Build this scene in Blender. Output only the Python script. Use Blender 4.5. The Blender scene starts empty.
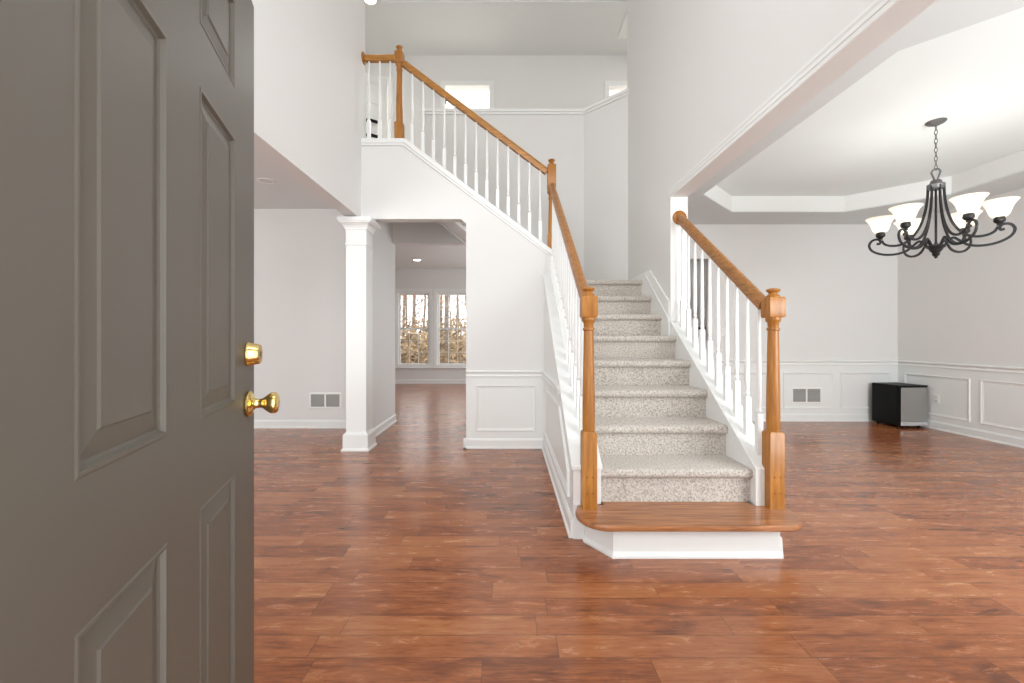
import bpy, bmesh, math, random
from mathutils import Vector, Matrix
random.seed(7)
S = bpy.context.scene
col = S.collection
PI = math.pi
# ------------------------------------------------------------------ camera
CH = 1.15
cam_d = bpy.data.cameras.new('camera'); cam = bpy.data.objects.new('camera', cam_d); col.objects.link(cam)
cam.location = (0, 0, CH); cam.rotation_euler = (PI/2, 0, 0)
cam_d.sensor_width = 36; cam_d.lens = 15.0
cam_d.shift_x = 4/1024; cam_d.shift_y = -3.5/1024
cam_d.clip_start = .02; cam_d.clip_end = 200
S.camera = cam
# ------------------------------------------------------------------ world, daylight, exposure
W = bpy.data.worlds.new('sky'); S.world = W; W.use_nodes = True
bg = W.node_tree.nodes['Background']; bg.inputs['Color'].default_value = (.98, .99, 1, 1); bg.inputs['Strength'].default_value = 2.2
S.view_settings.view_transform = 'Standard'; S.view_settings.look = 'None'
S.view_settings.gamma = 1; S.view_settings.use_curve_mapping = False
S.view_settings.exposure = 0.42
S.cycles.use_denoising = True
S.cycles.max_bounces = 12; S.cycles.diffuse_bounces = 7; S.cycles.glossy_bounces = 4
S.cycles.sample_clamp_indirect = 6

def area(name, loc, rot, sx, sy, power, color=(1, 1, 1)):
    l = bpy.data.lights.new(name, 'AREA'); l.shape = 'RECTANGLE'; l.size = sx; l.size_y = sy
    l.energy = power; l.color = color
    o = bpy.data.objects.new(name, l); o.location = loc; o.rotation_euler = rot; col.objects.link(o); return o
def spot(name, loc, power, angle=130, blend=.8, r=.06, color=(1, .95, .88)):
    l = bpy.data.lights.new(name, 'SPOT'); l.energy = power; l.spot_size = math.radians(angle); l.spot_blend = blend
    l.shadow_soft_size = r; l.color = color
    o = bpy.data.objects.new(name, l); o.location = loc; col.objects.link(o); return o
DAY = (.907, .972, 1)
DAY_HIGH = (.97, .985, 1)
FWD = (PI/2, 0, 0)      # aims a light into the house (+Y)
area('daylight_foyer_window', (0, .10, 3.95), FWD, 2.0, 2.1, 38, DAY_HIGH)
area('daylight_doorway', (.05, -.75, 1.3), FWD, 1.3, 2.2, 14, DAY)
area('daylight_living_window', (-3.6, .10, 1.5), FWD, 2.4, 1.6, 58, DAY)
area('daylight_dining_window', (3.5, .10, 1.5), FWD, 2.4, 1.6, 92, DAY)
area('daylight_family_fill', (1.1, 8.3, 1.4), (PI/2, 0, PI/2), 3.0, 1.8, 45, DAY)  # added area light in place of daylight from an unseen side window
area('upstairs_room_fill', (0, 8.0, 5.5), (0, 0, 0), 2.5, 1.2, 190, (.97, 1, 1))  # added fill so the room behind the hall doors looks bright
area('kitchen_fill', (3.4, 7.2, 2.70), (0, 0, 0), .8, .8, 4, (.97, 1, 1))  # fill light added to brighten the space behind the dining doorway
area('hall_fill', (-2.9, 5.6, 5.52), (0, 0, 0), .9, .9, 9, (1, .98, .95))  # unseen fill added to lift the left end of the upper hall
area('hall_fill', (2.5, 6.0, 5.5), (0, 0, 0), .5, .5, 7, (1, .98, .95))  # second added fill, out of view at the right end

# ------------------------------------------------------------------ materials
MATS = {}
def lin(c):
    return tuple((v/12.92 if v <= .04045 else ((v+.055)/1.055)**2.4) for v in [x/255 for x in c]) + (1,)
def mat(name, rgb, rough=.5, metal=0, bump=0, bscale=200, var=0, vscale=3, emit=None, estr=0, coat=0):
    m = bpy.data.materials.new(name); m.use_nodes = True; MATS[name] = m
    nt = m.node_tree; b = nt.nodes['Principled BSDF']
    b.inputs['Base Color'].default_value = lin(rgb); b.inputs['Roughness'].default_value = rough
    b.inputs['Metallic'].default_value = metal
    b.inputs['Coat Weight'].default_value = coat; b.inputs['Coat Roughness'].default_value = .15
    if emit:
        b.inputs['Emission Color'].default_value = lin(emit); b.inputs['Emission Strength'].default_value = estr
    tc = nt.nodes.new('ShaderNodeTexCoord')
    if bump:
        n = nt.nodes.new('ShaderNodeTexNoise'); n.inputs['Scale'].default_value = bscale; n.inputs['Detail'].default_value = 3
        nt.links.new(tc.outputs['Object'], n.inputs['Vector'])
        bp = nt.nodes.new('ShaderNodeBump'); bp.inputs['Strength'].default_value = bump; bp.inputs['Distance'].default_value = .003
        nt.links.new(n.outputs['Fac'], bp.inputs['Height']); nt.links.new(bp.outputs['Normal'], b.inputs['Normal'])
    if var:
        n = nt.nodes.new('ShaderNodeTexNoise'); n.inputs['Scale'].default_value = vscale
        nt.links.new(tc.outputs['Object'], n.inputs['Vector'])
        r = nt.nodes.new('ShaderNodeValToRGB')
        a = [max(0, v*(1-var)) for v in lin(rgb)[:3]]; c = [min(1, v*(1+var)) for v in lin(rgb)[:3]]
        r.color_ramp.elements[0].position = .3; r.color_ramp.elements[1].position = .7
        r.color_ramp.elements[0].color = (*a, 1); r.color_ramp.elements[1].color = (*c, 1)
        nt.links.new(n.outputs['Fac'], r.inputs['Fac']); nt.links.new(r.outputs['Color'], b.inputs['Base Color'])
    return m
mat('wall_paint', (221, 220, 218), .75, bump=.03, bscale=350)
mat('ceiling_paint', (220, 221, 220), .85)
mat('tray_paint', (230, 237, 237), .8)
mat('soffit_paint', (212, 217, 217), .8)
mat('trim_paint', (229, 230, 228), .38)
mat('door_paint', (93, 88, 79), .47, bump=.05, bscale=40, var=.05, vscale=2)
mat('brass', (232, 204, 132), .16, 1)
mat('black_iron', (58, 58, 60), .4, .7)
mat('pewter', (104, 103, 102), .42, .7)
mat('black_plastic', (7, 7, 8), .5)
MATS['black_plastic'].node_tree.nodes['Principled BSDF'].inputs['Specular IOR Level'].default_value = .2
mat('steel', (176, 176, 174), .34, .85, bump=.04, bscale=30)
mat('silver', (214, 216, 220), .25, .6)
mat('dark_slot', (172, 170, 166), .6)
mat('vent_back', (128, 126, 122), .7)
mat('plate', (235, 235, 232), .35)
mat('slot_dark', (60, 58, 56), .6)
mat('shade_glass', (250, 245, 232), .3, emit=(255, 246, 224), estr=.25)
mat('lamp_lens', (255, 255, 255), .3, emit=(255, 248, 236), estr=9)
mat('lamp_off', (205, 203, 200), .5)
mat('bark', (134, 124, 114), .9, bump=.4, bscale=30, var=.3, vscale=6)
mat('rusty_leaf', (170, 108, 66), .8, var=.35, vscale=2)
mat('gold_leaf', (206, 168, 104), .8, var=.3, vscale=2)
mat('brush', (150, 128, 98), .9, var=.55, vscale=2.5)
mat('leaf_litter', (104, 84, 60), .95, bump=.5, bscale=30, var=.5, vscale=5)

def node_wood(name, c_dark, c_light, stretch, rough, coat=0, axis='Z', scale=1.0):
    m = bpy.data.materials.new(name); m.use_nodes = True; MATS[name] = m
    nt = m.node_tree; b = nt.nodes['Principled BSDF']; N = nt.nodes.new; L = nt.links.new
    tc = N('ShaderNodeTexCoord'); mp = N('ShaderNodeMapping')
    s = {'X': (stretch, 30, 30), 'Y': (30, stretch, 30), 'Z': (30, 30, stretch)}[axis]
    mp.inputs['Scale'].default_value = tuple(v*scale for v in s)
    L(tc.outputs['Object'], mp.inputs['Vector'])
    n = N('ShaderNodeTexNoise'); n.inputs['Scale'].default_value = 1.6; n.inputs['Detail'].default_value = 6; n.inputs['Roughness'].default_value = .6
    n.inputs['Distortion'].default_value = .6
    L(mp.outputs['Vector'], n.inputs['Vector'])
    r = N('ShaderNodeValToRGB'); r.color_ramp.elements[0].position = .33; r.color_ramp.elements[1].position = .66
    r.color_ramp.elements[0].color = lin(c_dark); r.color_ramp.elements[1].color = lin(c_light)
    L(n.outputs['Fac'], r.inputs['Fac']); L(r.outputs['Color'], b.inputs['Base Color'])
    b.inputs['Roughness'].default_value = rough; b.inputs['Coat Weight'].default_value = coat; b.inputs['Coat Roughness'].default_value = .12
    bp = N('ShaderNodeBump'); bp.inputs['Strength'].default_value = .08; bp.inputs['Distance'].default_value = .002
    L(n.outputs['Fac'], bp.inputs['Height']); L(bp.outputs['Normal'], b.inputs['Normal'])
    return m
node_wood('oak', (142, 87, 26), (178, 117, 42), 2.5, .42, .1, 'Z')
node_wood('oak_rail', (132, 85, 40), (172, 118, 62), 3, .42, .1, 'Y')
node_wood('oak_rail_x', (146, 94, 32), (182, 126, 50), 3, .42, .1, 'X')
node_wood('oak_tread', (120, 72, 40), (184, 124, 80), 2.5, .3, .3, 'X')
mat('oak_plug', (140, 82, 34), .4)

def floor_mat():
    m = bpy.data.materials.new('hardwood'); m.use_nodes = True; MATS['hardwood'] = m
    nt = m.node_tree; b = nt.nodes['Principled BSDF']; L = nt.links.new
    def N(t, **k):
        n = nt.nodes.new(t)
        for a, v in k.items(): setattr(n, a, v)
        return n
    def M(op, a, b_=None, c=None):
        n = N('ShaderNodeMath', operation=op)
        for i, v in enumerate((a, b_, c)):
            if v is None: continue
            if isinstance(v, (int, float)): n.inputs[i].default_value = v
            else: L(v, n.inputs[i])
        return n.outputs[0]
    tc = N('ShaderNodeTexCoord'); sp = N('ShaderNodeSeparateXYZ'); L(tc.outputs['Object'], sp.inputs[0])
    X, Y = sp.outputs[0], sp.outputs[1]
    v = M('DIVIDE', Y, .118); row = M('FLOOR', v); fv = M('SUBTRACT', v, row)
    wn = N('ShaderNodeTexWhiteNoise', noise_dimensions='1D'); L(row, wn.inputs['W'])
    u = M('ADD', M('DIVIDE', X, M('ADD', M('MULTIPLY', wn.outputs['Value'], .45), .55)), M('MULTIPLY', wn.outputs['Value'], 37.3))
    ci = M('FLOOR', u); fu = M('SUBTRACT', u, ci)
    cv = N('ShaderNodeCombineXYZ'); L(row, cv.inputs[0]); L(ci, cv.inputs[1])
    w2 = N('ShaderNodeTexWhiteNoise', noise_dimensions='2D'); L(cv.outputs[0], w2.inputs['Vector'])
    tone = w2.outputs['Value']
    # grain, offset per plank
    off = N('ShaderNodeVectorMath', operation='SCALE'); L(w2.outputs['Color'], off.inputs[0]); off.inputs['Scale'].default_value = 20
    ad = N('ShaderNodeVectorMath', operation='ADD'); L(tc.outputs['Object'], ad.inputs[0]); L(off.outputs[0], ad.inputs[1])
    def noise(sc, scale, det, dist=0., rough=.55):
        mp = N('ShaderNodeMapping'); mp.inputs['Scale'].default_value = sc; L(ad.outputs[0], mp.inputs['Vector'])
        n = N('ShaderNodeTexNoise'); n.inputs['Scale'].default_value = scale; n.inputs['Detail'].default_value = det
        n.inputs['Distortion'].default_value = dist; n.inputs['Roughness'].default_value = rough
        L(mp.outputs[0], n.inputs['Vector']); return n.outputs['Fac']
    fine = noise((3, 60, 1), 1.5, 5, .4)
    blotch = noise((2.6, 12, 1), 1.6, 7, .5, .72)
    val = M('ADD', M('ADD', M('MULTIPLY', tone, .25), M('MULTIPLY', blotch, 1.0)), M('MULTIPLY', fine, .42))
    val = M('DIVIDE', M('SUBTRACT', val, .36), 1.0)
    r = N('ShaderNodeValToRGB'); e = r.color_ramp.elements
    e[0].position = .12; e[0].color = lin((96, 53, 31)); e[1].position = .88; e[1].color = lin((184, 129, 84))
    k = e.new(.32); k.color = lin((128, 71, 40)); k = e.new(.48); k.color = lin((155, 91, 53))
    patch = noise((1.1, 4.5, 1), 1.5, 4, .8, .6)
    sm = N('ShaderNodeMapRange', interpolation_type='SMOOTHSTEP'); sm.inputs['From Min'].default_value = .57; sm.inputs['From Max'].default_value = .72; L(patch, sm.inputs['Value'])
    val = M('SUBTRACT', val, M('MULTIPLY', sm.outputs[0], .24))
    pore = noise((7, 150, 1), 2, 3, .2, .7)
    val = M('ADD', val, M('MULTIPLY', M('SUBTRACT', pore, .5), .55))
    L(val, r.inputs['Fac'])
    edge = M('MINIMUM', M('MULTIPLY', M('MINIMUM', fv, M('SUBTRACT', 1, fv)), .118), M('MINIMUM', fu, M('SUBTRACT', 1, fu)))
    line = M('SUBTRACT', 1, M('MULTIPLY', M('LESS_THAN', edge, .0024), .45))
    mx = N('ShaderNodeMixRGB', blend_type='MULTIPLY'); mx.inputs[0].default_value = 1; L(r.outputs['Color'], mx.inputs[1]); L(line, mx.inputs[2])
    L(mx.outputs[0], b.inputs['Base Color'])
    L(M('ADD', M('MULTIPLY', blotch, .14), .19), b.inputs['Roughness'])
    bp = N('ShaderNodeBump'); bp.inputs['Strength'].default_value = .12; bp.inputs['Distance'].default_value = .003
    L(M('ADD', M('MULTIPLY', blotch, .6), M('MULTIPLY', line, .8)), bp.inputs['Height']); L(bp.outputs[0], b.inputs['Normal'])
    b.inputs['Specular IOR Level'].default_value = .5
    b.inputs['Coat Weight'].default_value = .2; b.inputs['Coat Roughness'].default_value = .13
floor_mat()

def carpet_mat():
    m = bpy.data.materials.new('carpet'); m.use_nodes = True; MATS['carpet'] = m
    nt = m.node_tree; b = nt.nodes['Principled BSDF']; N = nt.nodes.new; L = nt.links.new
    tc = N('ShaderNodeTexCoord')
    n = N('ShaderNodeTexNoise'); n.inputs['Scale'].default_value = 95; n.inputs['Detail'].default_value = 3; n.inputs['Roughness'].default_value = .7
    L(tc.outputs['Object'], n.inputs['Vector'])
    r = N('ShaderNodeValToRGB'); e = r.color_ramp.elements
    e[0].position = .36; e[0].color = lin((150, 141, 132)); e[1].position = .62; e[1].color = lin((208, 201, 193))
    k = e.new(.47); k.color = lin((185, 177, 168))
    L(n.outputs['Fac'], r.inputs['Fac']); L(r.outputs['Color'], b.inputs['Base Color'])
    b.inputs['Roughness'].default_value = 1; b.inputs['Specular IOR Level'].default_value = .1
    b.inputs['Sheen Weight'].default_value = .2
    n2 = N('ShaderNodeTexNoise'); n2.inputs['Scale'].default_value = 160; L(tc.outputs['Object'], n2.inputs['Vector'])
    bp = N('ShaderNodeBump'); bp.inputs['Strength'].default_value = .6; bp.inputs['Distance'].default_value = .006
    L(n2.outputs['Fac'], bp.inputs['Height']); L(bp.outputs[0], b.inputs['Normal'])
carpet_mat()

def opal_mat():
    m = MATS['shade_glass']; nt = m.node_tree; N = nt.nodes.new; L = nt.links.new
    p = nt.nodes['Principled BSDF']; out = nt.nodes['Material Output']
    t = N('ShaderNodeBsdfTranslucent'); t.inputs['Color'].default_value = (.95, .92, .85, 1)
    mx = N('ShaderNodeMixShader'); mx.inputs[0].default_value = .6
    L(p.outputs[0], mx.inputs[1]); L(t.outputs[0], mx.inputs[2]); L(mx.outputs[0], out.inputs[0])
opal_mat()

def glass_mat():
    m = bpy.data.materials.new('window_glass'); m.use_nodes = True; MATS['window_glass'] = m
    nt = m.node_tree; N = nt.nodes.new; L = nt.links.new
    nt.nodes.remove(nt.nodes['Principled BSDF']); out = nt.nodes['Material Output']
    t = N('ShaderNodeBsdfTransparent'); g = N('ShaderNodeBsdfGlossy'); g.inputs['Roughness'].default_value = .02
    mx = N('ShaderNodeMixShader'); mx.inputs[0].default_value = .05
    L(t.outputs[0], mx.inputs[1]); L(g.outputs[0], mx.inputs[2]); L(mx.outputs[0], out.inputs[0])
glass_mat()

# ------------------------------------------------------------------ mesh helpers
class MB:
    def __init__(s): s.b = bmesh.new()
    def box(s, x0, x1, y0, y1, z0, z1):
        v = [s.b.verts.new((x, y, z)) for x in (x0, x1) for y in (y0, y1) for z in (z0, z1)]
        for f in ((0, 1, 3, 2), (4, 6, 7, 5), (0, 4, 5, 1), (2, 3, 7, 6), (0, 2, 6, 4), (1, 5, 7, 3)):
            s.b.faces.new([v[i] for i in f])
        return s
    def prism(s, pts, a0, a1, axis):
        # pts are 2-D, in (x,y) for axis z, (y,z) for axis x, (x,z) for axis y
        def P(p, a):
            return {'z': (p[0], p[1], a), 'x': (a, p[0], p[1]), 'y': (p[0], a, p[1])}[axis]
        A = [s.b.verts.new(P(p, a0)) for p in pts]; B = [s.b.verts.new(P(p, a1)) for p in pts]
        n = len(pts); s.b.faces.new(A); s.b.faces.new(B[::-1])
        for i in range(n): s.b.faces.new((A[i], B[i], B[(i+1) % n], A[(i+1) % n]))
        return s
    def lathe(s, prof, seg=16, c=(0, 0, 0), capb=True, capt=True, closed=False):
        R = []
        for r, z in prof:
            if r < 1e-6: R.append([s.b.verts.new((c[0], c[1], c[2]+z))])
            else: R.append([s.b.verts.new((c[0]+r*math.cos(2*PI*i/seg), c[1]+r*math.sin(2*PI*i/seg), c[2]+z)) for i in range(seg)])
        pairs = list(zip(R, R[1:]))
        if closed: pairs.append((R[-1], R[0]))
        for A, B in pairs:
            for i in range(seg):
                j = (i+1) % seg
                if len(A) == 1 and len(B) == 1: continue
                if len(A) == 1: s.b.faces.new((A[0], B[j], B[i]))
                elif len(B) == 1: s.b.faces.new((A[i], A[j], B[0]))
                else: s.b.faces.new((A[i], A[j], B[j], B[i]))
        if not closed:
            if capb and len(R[0]) > 1: s.b.faces.new(R[0][::-1])
            if capt and len(R[-1]) > 1: s.b.faces.new(R[-1])
        return s
    def sweep(s, path, prof, up=(0, 0, 1), radii=None, cap=True):
        # prof: closed 2-D outline (side, up); path: 3-D points
        path = [Vector(p) for p in path]; U0 = Vector(up); R = []
        for i, p in enumerate(path):
            t = (path[min(i+1, len(path)-1)] - path[max(i-1, 0)]).normalized()
            sd = t.cross(U0)
            if sd.length < 1e-5: sd = Vector((1, 0, 0))
            sd.normalize(); u = sd.cross(t); k = radii[i] if radii else 1
            R.append([s.b.verts.new(p + sd*a*k + u*b*k) for a, b in prof])
        n = len(prof)
        for A, B in zip(R, R[1:]):
            for i in range(n): s.b.faces.new((A[i], A[(i+1) % n], B[(i+1) % n], B[i]))
        if cap: s.b.faces.new(R[0][::-1]); s.b.faces.new(R[-1])
        return s
    def tube(s, path, r, seg=8, up=(0, 0, 1), radii=None):
        return s.sweep(path, [(r*math.cos(2*PI*i/seg), r*math.sin(2*PI*i/seg)) for i in range(seg)], up, radii)
    def rings(s, loops, fill_last=True, fill_first=False):
        R = [[s.b.verts.new(p) for p in lp] for lp in loops]; n = len(R[0])
        for A, B in zip(R, R[1:]):
            for i in range(n): s.b.faces.new((A[i], A[(i+1) % n], B[(i+1) % n], B[i]))
        if fill_last: s.b.faces.new(R[-1])
        if fill_first: s.b.faces.new(R[0][::-1])
        return s
    def build(s, name, m, parent=None, loc=None, rotz=0, bevel=0, smooth=None, bseg=2):
        bmesh.ops.recalc_face_normals(s.b, faces=s.b.faces)
        me = bpy.data.meshes.new(name); s.b.to_mesh(me); s.b.free()
        o = bpy.data.objects.new(name, me); col.objects.link(o)
        me.materials.append(MATS[m] if isinstance(m, str) else m)
        if parent: o.parent = parent
        if loc: o.location = loc
        o.rotation_euler[2] = rotz
        if smooth is not None:
            me.polygons.foreach_set('use_smooth', [True]*len(me.polygons))
            me.set_sharp_from_angle(angle=math.radians(smooth))
        if bevel:
            b = o.modifiers.new('bevel', 'BEVEL'); b.width = bevel; b.segments = bseg; b.limit_method = 'ANGLE'; b.angle_limit = math.radians(40)
        return o
def tag(o, label, cat, group=None):
    o['label'] = label; o['category'] = cat
    if group: o['group'] = group
    return o
def thing(name, label, cat, loc=(0, 0, 0), rotz=0, group=None):
    o = bpy.data.objects.new(name, None); o.empty_display_size = .1; col.objects.link(o); o.location = loc; o.rotation_euler[2] = rotz
    return tag(o, label, cat, group)
def struct(o): o['kind'] = 'structure'; return o
def sbox(name, m, *b, bevel=0): return struct(MB().box(*b).build(name, m, bevel=bevel))
def sprism(name, m, pts, a0, a1, axis, bevel=0): return struct(MB().prism(pts, a0, a1, axis).build(name, m, bevel=bevel))
def wall_grid(name, m, xs, zs, holes, fixed, t, axis):
    # solid wall with rectangular openings; xs along the wall, zs heights; fixed..fixed+t thickness
    xs = sorted(set(xs + [h[0] for h in holes] + [h[1] for h in holes])); zs = sorted(set(zs + [h[2] for h in holes] + [h[3] for h in holes]))
    b = MB().b
    mb = MB(); mb.b = b
    solid = {}
    for i in range(len(xs)-1):
        for k in range(len(zs)-1):
            cx, cz = (xs[i]+xs[i+1])/2, (zs[k]+zs[k+1])/2
            solid[i, k] = not any(h[0] < cx < h[1] and h[2] < cz < h[3] for h in holes)
    V = {}
    def vv(i, k, d):
        if (i, k, d) not in V:
            a = fixed + d*t
            V[i, k, d] = b.verts.new((xs[i], a, zs[k]) if axis == 'y' else (a, xs[i], zs[k]))
        return V[i, k, d]
    for (i, k), s_ in solid.items():
        if not s_: continue
        for d in (0, 1): b.faces.new((vv(i, k, d), vv(i+1, k, d), vv(i+1, k+1, d), vv(i, k+1, d)))
        for di, dk, e in ((-1, 0, ((i, k), (i, k+1))), (1, 0, ((i+1, k), (i+1, k+1))), (0, -1, ((i, k), (i+1, k))), (0, 1, ((i, k+1), (i+1, k+1)))):
            if not solid.get((i+di, k+dk), False):
                b.faces.new((vv(*e[0], 0), vv(*e[1], 0), vv(*e[1], 1), vv(*e[0], 1)))
    return struct(mb.build(name, m))
def offset_poly(pts, d):
    # inward offset of a counter-clockwise convex polygon
    n = len(pts); L = []
    for i in range(n):
        p, q = Vector(pts[i]), Vector(pts[(i+1) % n]); t = (q-p).normalized(); nn = Vector((-t.y, t.x))
        L.append((p+nn*d, t))
    out = []
    for i in range(n):
        p, t = L[i-1]; q, u = L[i]
        den = t.x*u.y - t.y*u.x; w = q-p; a = (w.x*u.y - w.y*u.x)/den
        out.append(p+t*a)
    return out
def frame(name, pts, place, w=.032, d=.016, m='trim_paint'):
    # picture-frame moulding round polygon pts; place((u,v), depth) -> 3-D point
    loops = []
    for o, dep in ((0, 0), (0, .6), (.18, 1), (.38, .85), (.5, .55), (.75, .5), (1, .25), (1, 0)):
        loops.append([place(p, dep*d) for p in offset_poly(pts, o*w)])
    mb = MB(); mb.rings(loops, fill_last=False)
    return struct(mb.build(name, m))
def ccw(x0, x1, z0, z1): return [(x0, z0), (x1, z0), (x1, z1), (x0, z1)]
RAILP = [(0, 0), (.016, 0), (.018, .010), (.012, .022), (.012, .036), (.026, .046), (.030, .056), (.026, .064), (.010, .068), (0, .068)]  # chair rail (out, up)
BASEP = [(0, 0), (.026, 0), (.026, .012), (.016, .022), (.016, .085), (.011, .096), (.006, .105), (0, .105)]

# ------------------------------------------------------------------ setting: floors, walls, ceilings
R_ = .195; RUN = .28; N0 = 1.90           # stair rise, run and nosing origin
def curb_top(y): return .43 + .698*(y-2.46)
XL, XR = -1.53, 1.41
sbox('floor', 'hardwood', -5.6, 5.46, .0, 10.9, -.12, 0)
# the front wall with the doorway and the window openings behind the camera
wall_grid('wall_front', 'wall_paint', [-5.6, -1.66, 1.55, 5.46], [0, 2.86], [(-.415, .515, 0, 2.06), (-4.8, -2.4, .7, 2.3), (2.3, 4.7, .7, 2.3)], .13, .14, 'y')
wall_grid('wall_front_upper', 'wall_paint', [-1.66, 1.55], [2.86, 5.70], [(-1.0, 1.0, 2.9, 5.0)], .13, .14, 'y')
sbox('wall_left', 'wall_paint', -1.66, XL, .27, 4.57, 2.39, 5.58)
sbox('wall_left_stub', 'wall_paint', -1.66, XL, .27, .70, 0, 2.39)
sprism('wall_right', 'wall_paint', [(.27, 2.37), (3.70, 2.37), (3.70, 0), (5.04, 0), (5.04, 5.58), (.27, 5.58)], XR, 1.55, 'x')
# wall under the upper flight, with the passage opening
WT = 3.175
def wa_top(x): return WT - .757*(x+1.085)
sprism('wall_back', 'wall_paint', [(-.437, 0), (.50, 0), (.50, wa_top(.50)), (-1.085, WT), (-1.53, WT), (-1.53, 2.39), (-.492, 2.39), (-.437, 2.345)], 4.45, 4.57, 'y')
sprism('trim_1', 'trim_paint', [(.47, wa_top(.47)), (-1.085, WT), (-1.53, WT), (-1.53, WT+.05), (-1.072, WT+.05), (.47, wa_top(.47)+.05+.012)], 4.425, 4.595, 'y', bevel=.006)
sprism('trim_2', 'trim_paint', [(.42, wa_top(.42)-.022), (-1.09, WT-.022), (-1.53, WT-.022), (-1.53, WT-.001), (-1.085, WT-.001), (.42, wa_top(.42)-.001)], 4.434, 4.45, 'y')
# knee walls each side of the lower flight
for nm, x0, x1 in (('wall_stair_left', .375, .535), ('wall_stair_right', 1.415, 1.55)):
    y1 = 4.45 if 'left' in nm else 3.70
    sprism(nm, 'trim_paint', [(2.452, .1), (2.452, curb_top(2.452)-.03), (y1, curb_top(y1)-.03), (y1, 0), (2.49, 0), (2.49, .1)] if False else [(2.452, .196), (2.452, curb_top(2.452)-.03), (y1, curb_top(y1)-.03), (y1, 0), (2.50, 0), (2.50, .196)], x0, x1, 'x')
    sprism('trim_3' if 'left' in nm else 'trim_4', 'trim_paint', [(2.440, curb_top(2.44)-.024), (2.440, curb_top(2.44)), (y1, curb_top(y1)), (y1, curb_top(y1)-.03)], x0-(.012 if 'left' in nm else .006), x1+(.006 if 'left' in nm else .012), 'x', bevel=.004)
# outer face of the left knee wall down to the floor in front of the riser
sbox('wall_stair_end', 'trim_paint', .375, .437, 2.440, 2.50, 0, .195)
# skirt board on the right wall beside the steps
sprism('trim_5', 'trim_paint', [(3.70, curb_top(3.70)-.25), (3.70, curb_top(3.70)+.172), (4.20, curb_top(4.20)+.172), (5.01, 1.820), (5.01, 1.755), (4.46, 1.755), (4.46, 1.5)], 1.392, XR, 'x', bevel=.005)
# bottom skirt bead along the steps of that board
sprism('trim_6', 'trim_paint', [(3.70, curb_top(3.70)+.0), (3.70, curb_top(3.70)+.03), (4.30, curb_top(4.30)+.07), (4.30, curb_top(4.30)+.04)], 1.386, 1.392, 'x')
# landing walls, low wall of the upper hall with its cap
sprism('wall_landing', 'wall_paint', [(-1.09, 2.80), (.35, 1.60), (.97, 1.45), (.97, 4.03), (-1.09, 4.03)], 5.45, 5.57, 'y')
sprism('wall_landing_corner', 'wall_paint', [(.97, 5.45), (1.41, 5.01), (1.55, 5.04), (1.02, 5.57), (.97, 5.57)], 1.45, 4.03, 'z')
sprism('trim_7', 'trim_paint', [(-1.11, 5.42), (.958, 5.42), (1.41, 4.968), (1.41, 5.01), (1.55, 5.05), (1.55, 5.09), (1.03, 5.61), (-1.11, 5.61)], 4.03, 4.07, 'z', bevel=.006)
sprism('trim_8', 'trim_paint', [(-1.09, 5.434), (.963, 5.434), (1.41, 4.987), (1.41, 5.009), (.97, 5.449), (-1.09, 5.449)], 4.0, 4.029, 'z')
# upper floor
sprism('floor_upper', 'carpet', [(-4.0, 4.57), (-1.142, 4.57), (-1.142, 5.57), (3.2, 5.57), (3.2, 9.2), (-4.0, 9.2)], 3.0, 3.12, 'z')
wall_grid('wall_hall', 'wall_paint', [-4.0, 3.2], [3.12, 5.56], [(-2.66, -1.86, 3.12, 5.15), (-.98, -.29, 3.12, 5.08), (1.58, 2.36, 3.12, 5.08)], 6.66, .12, 'y')
for k, (x0, x1, zt) in enumerate(((-.98, -.29, 5.08), (1.58, 2.36, 5.08), (-2.66, -1.86, 5.15))):
    struct(MB().prism([(x0-.075, 3.12), (x0, 3.12), (x0, zt), (x1, zt), (x1, 3.12), (x1+.075, 3.12), (x1+.075, zt+.075), (x0-.075, zt+.075)], 6.64, 6.66, 'y').build('trim_%d' % (9+k), 'trim_paint', bevel=.005))
sbox('wall_hall_left', 'wall_paint', -4.12, -4.0, 4.45, 9.3, 2.95, 5.7)
sbox('wall_hall_right', 'wall_paint', 3.2, 3.32, 4.92, 9.3, 3.0, 5.7)
sbox('wall_hall_front_left', 'wall_paint', -4.0, -1.66, 4.45, 4.57, 2.92, 5.7)
sbox('wall_hall_front_right', 'wall_paint', 1.55, 3.2, 4.92, 5.04, 3.0, 5.7)
sbox('floor_hall_right', 'carpet', 1.55, 3.2, 5.04, 5.57, 3.0, 3.12)
sbox('wall_upper_room', 'wall_paint', -4.0, 3.2, 9.2, 9.3, 3.0, 5.6)
sbox('ceiling_foyer', 'ceiling_paint', -1.66, 1.55, .13, 5.60, 5.58, 5.70)
sbox('ceiling_hall', 'ceiling_paint', -4.12, 3.32, 5.60, 9.3, 5.56, 5.70)
sbox('ceiling_hall_left', 'ceiling_paint', -4.12, -1.66, 4.45, 5.60, 5.56, 5.70)
sbox('ceiling_hall_right', 'ceiling_paint', 1.55, 3.32, 4.92, 5.60, 5.56, 5.70)
# living room
sbox('wall_living_back', 'wall_paint', -5.6, -1.65, 5.45, 5.60, 0, 2.80)
sbox('wall_living_left', 'wall_paint', -5.72, -5.6, .13, 5.6, 0, 2.92)
sbox('ceiling_living', 'ceiling_paint', -5.6, -1.66, .27, 5.45, 2.80, 2.90)
sbox('ceiling_living_edge', 'ceiling_paint', -1.66, -1.65, 4.57, 5.45, 2.80, 2.90)
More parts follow.
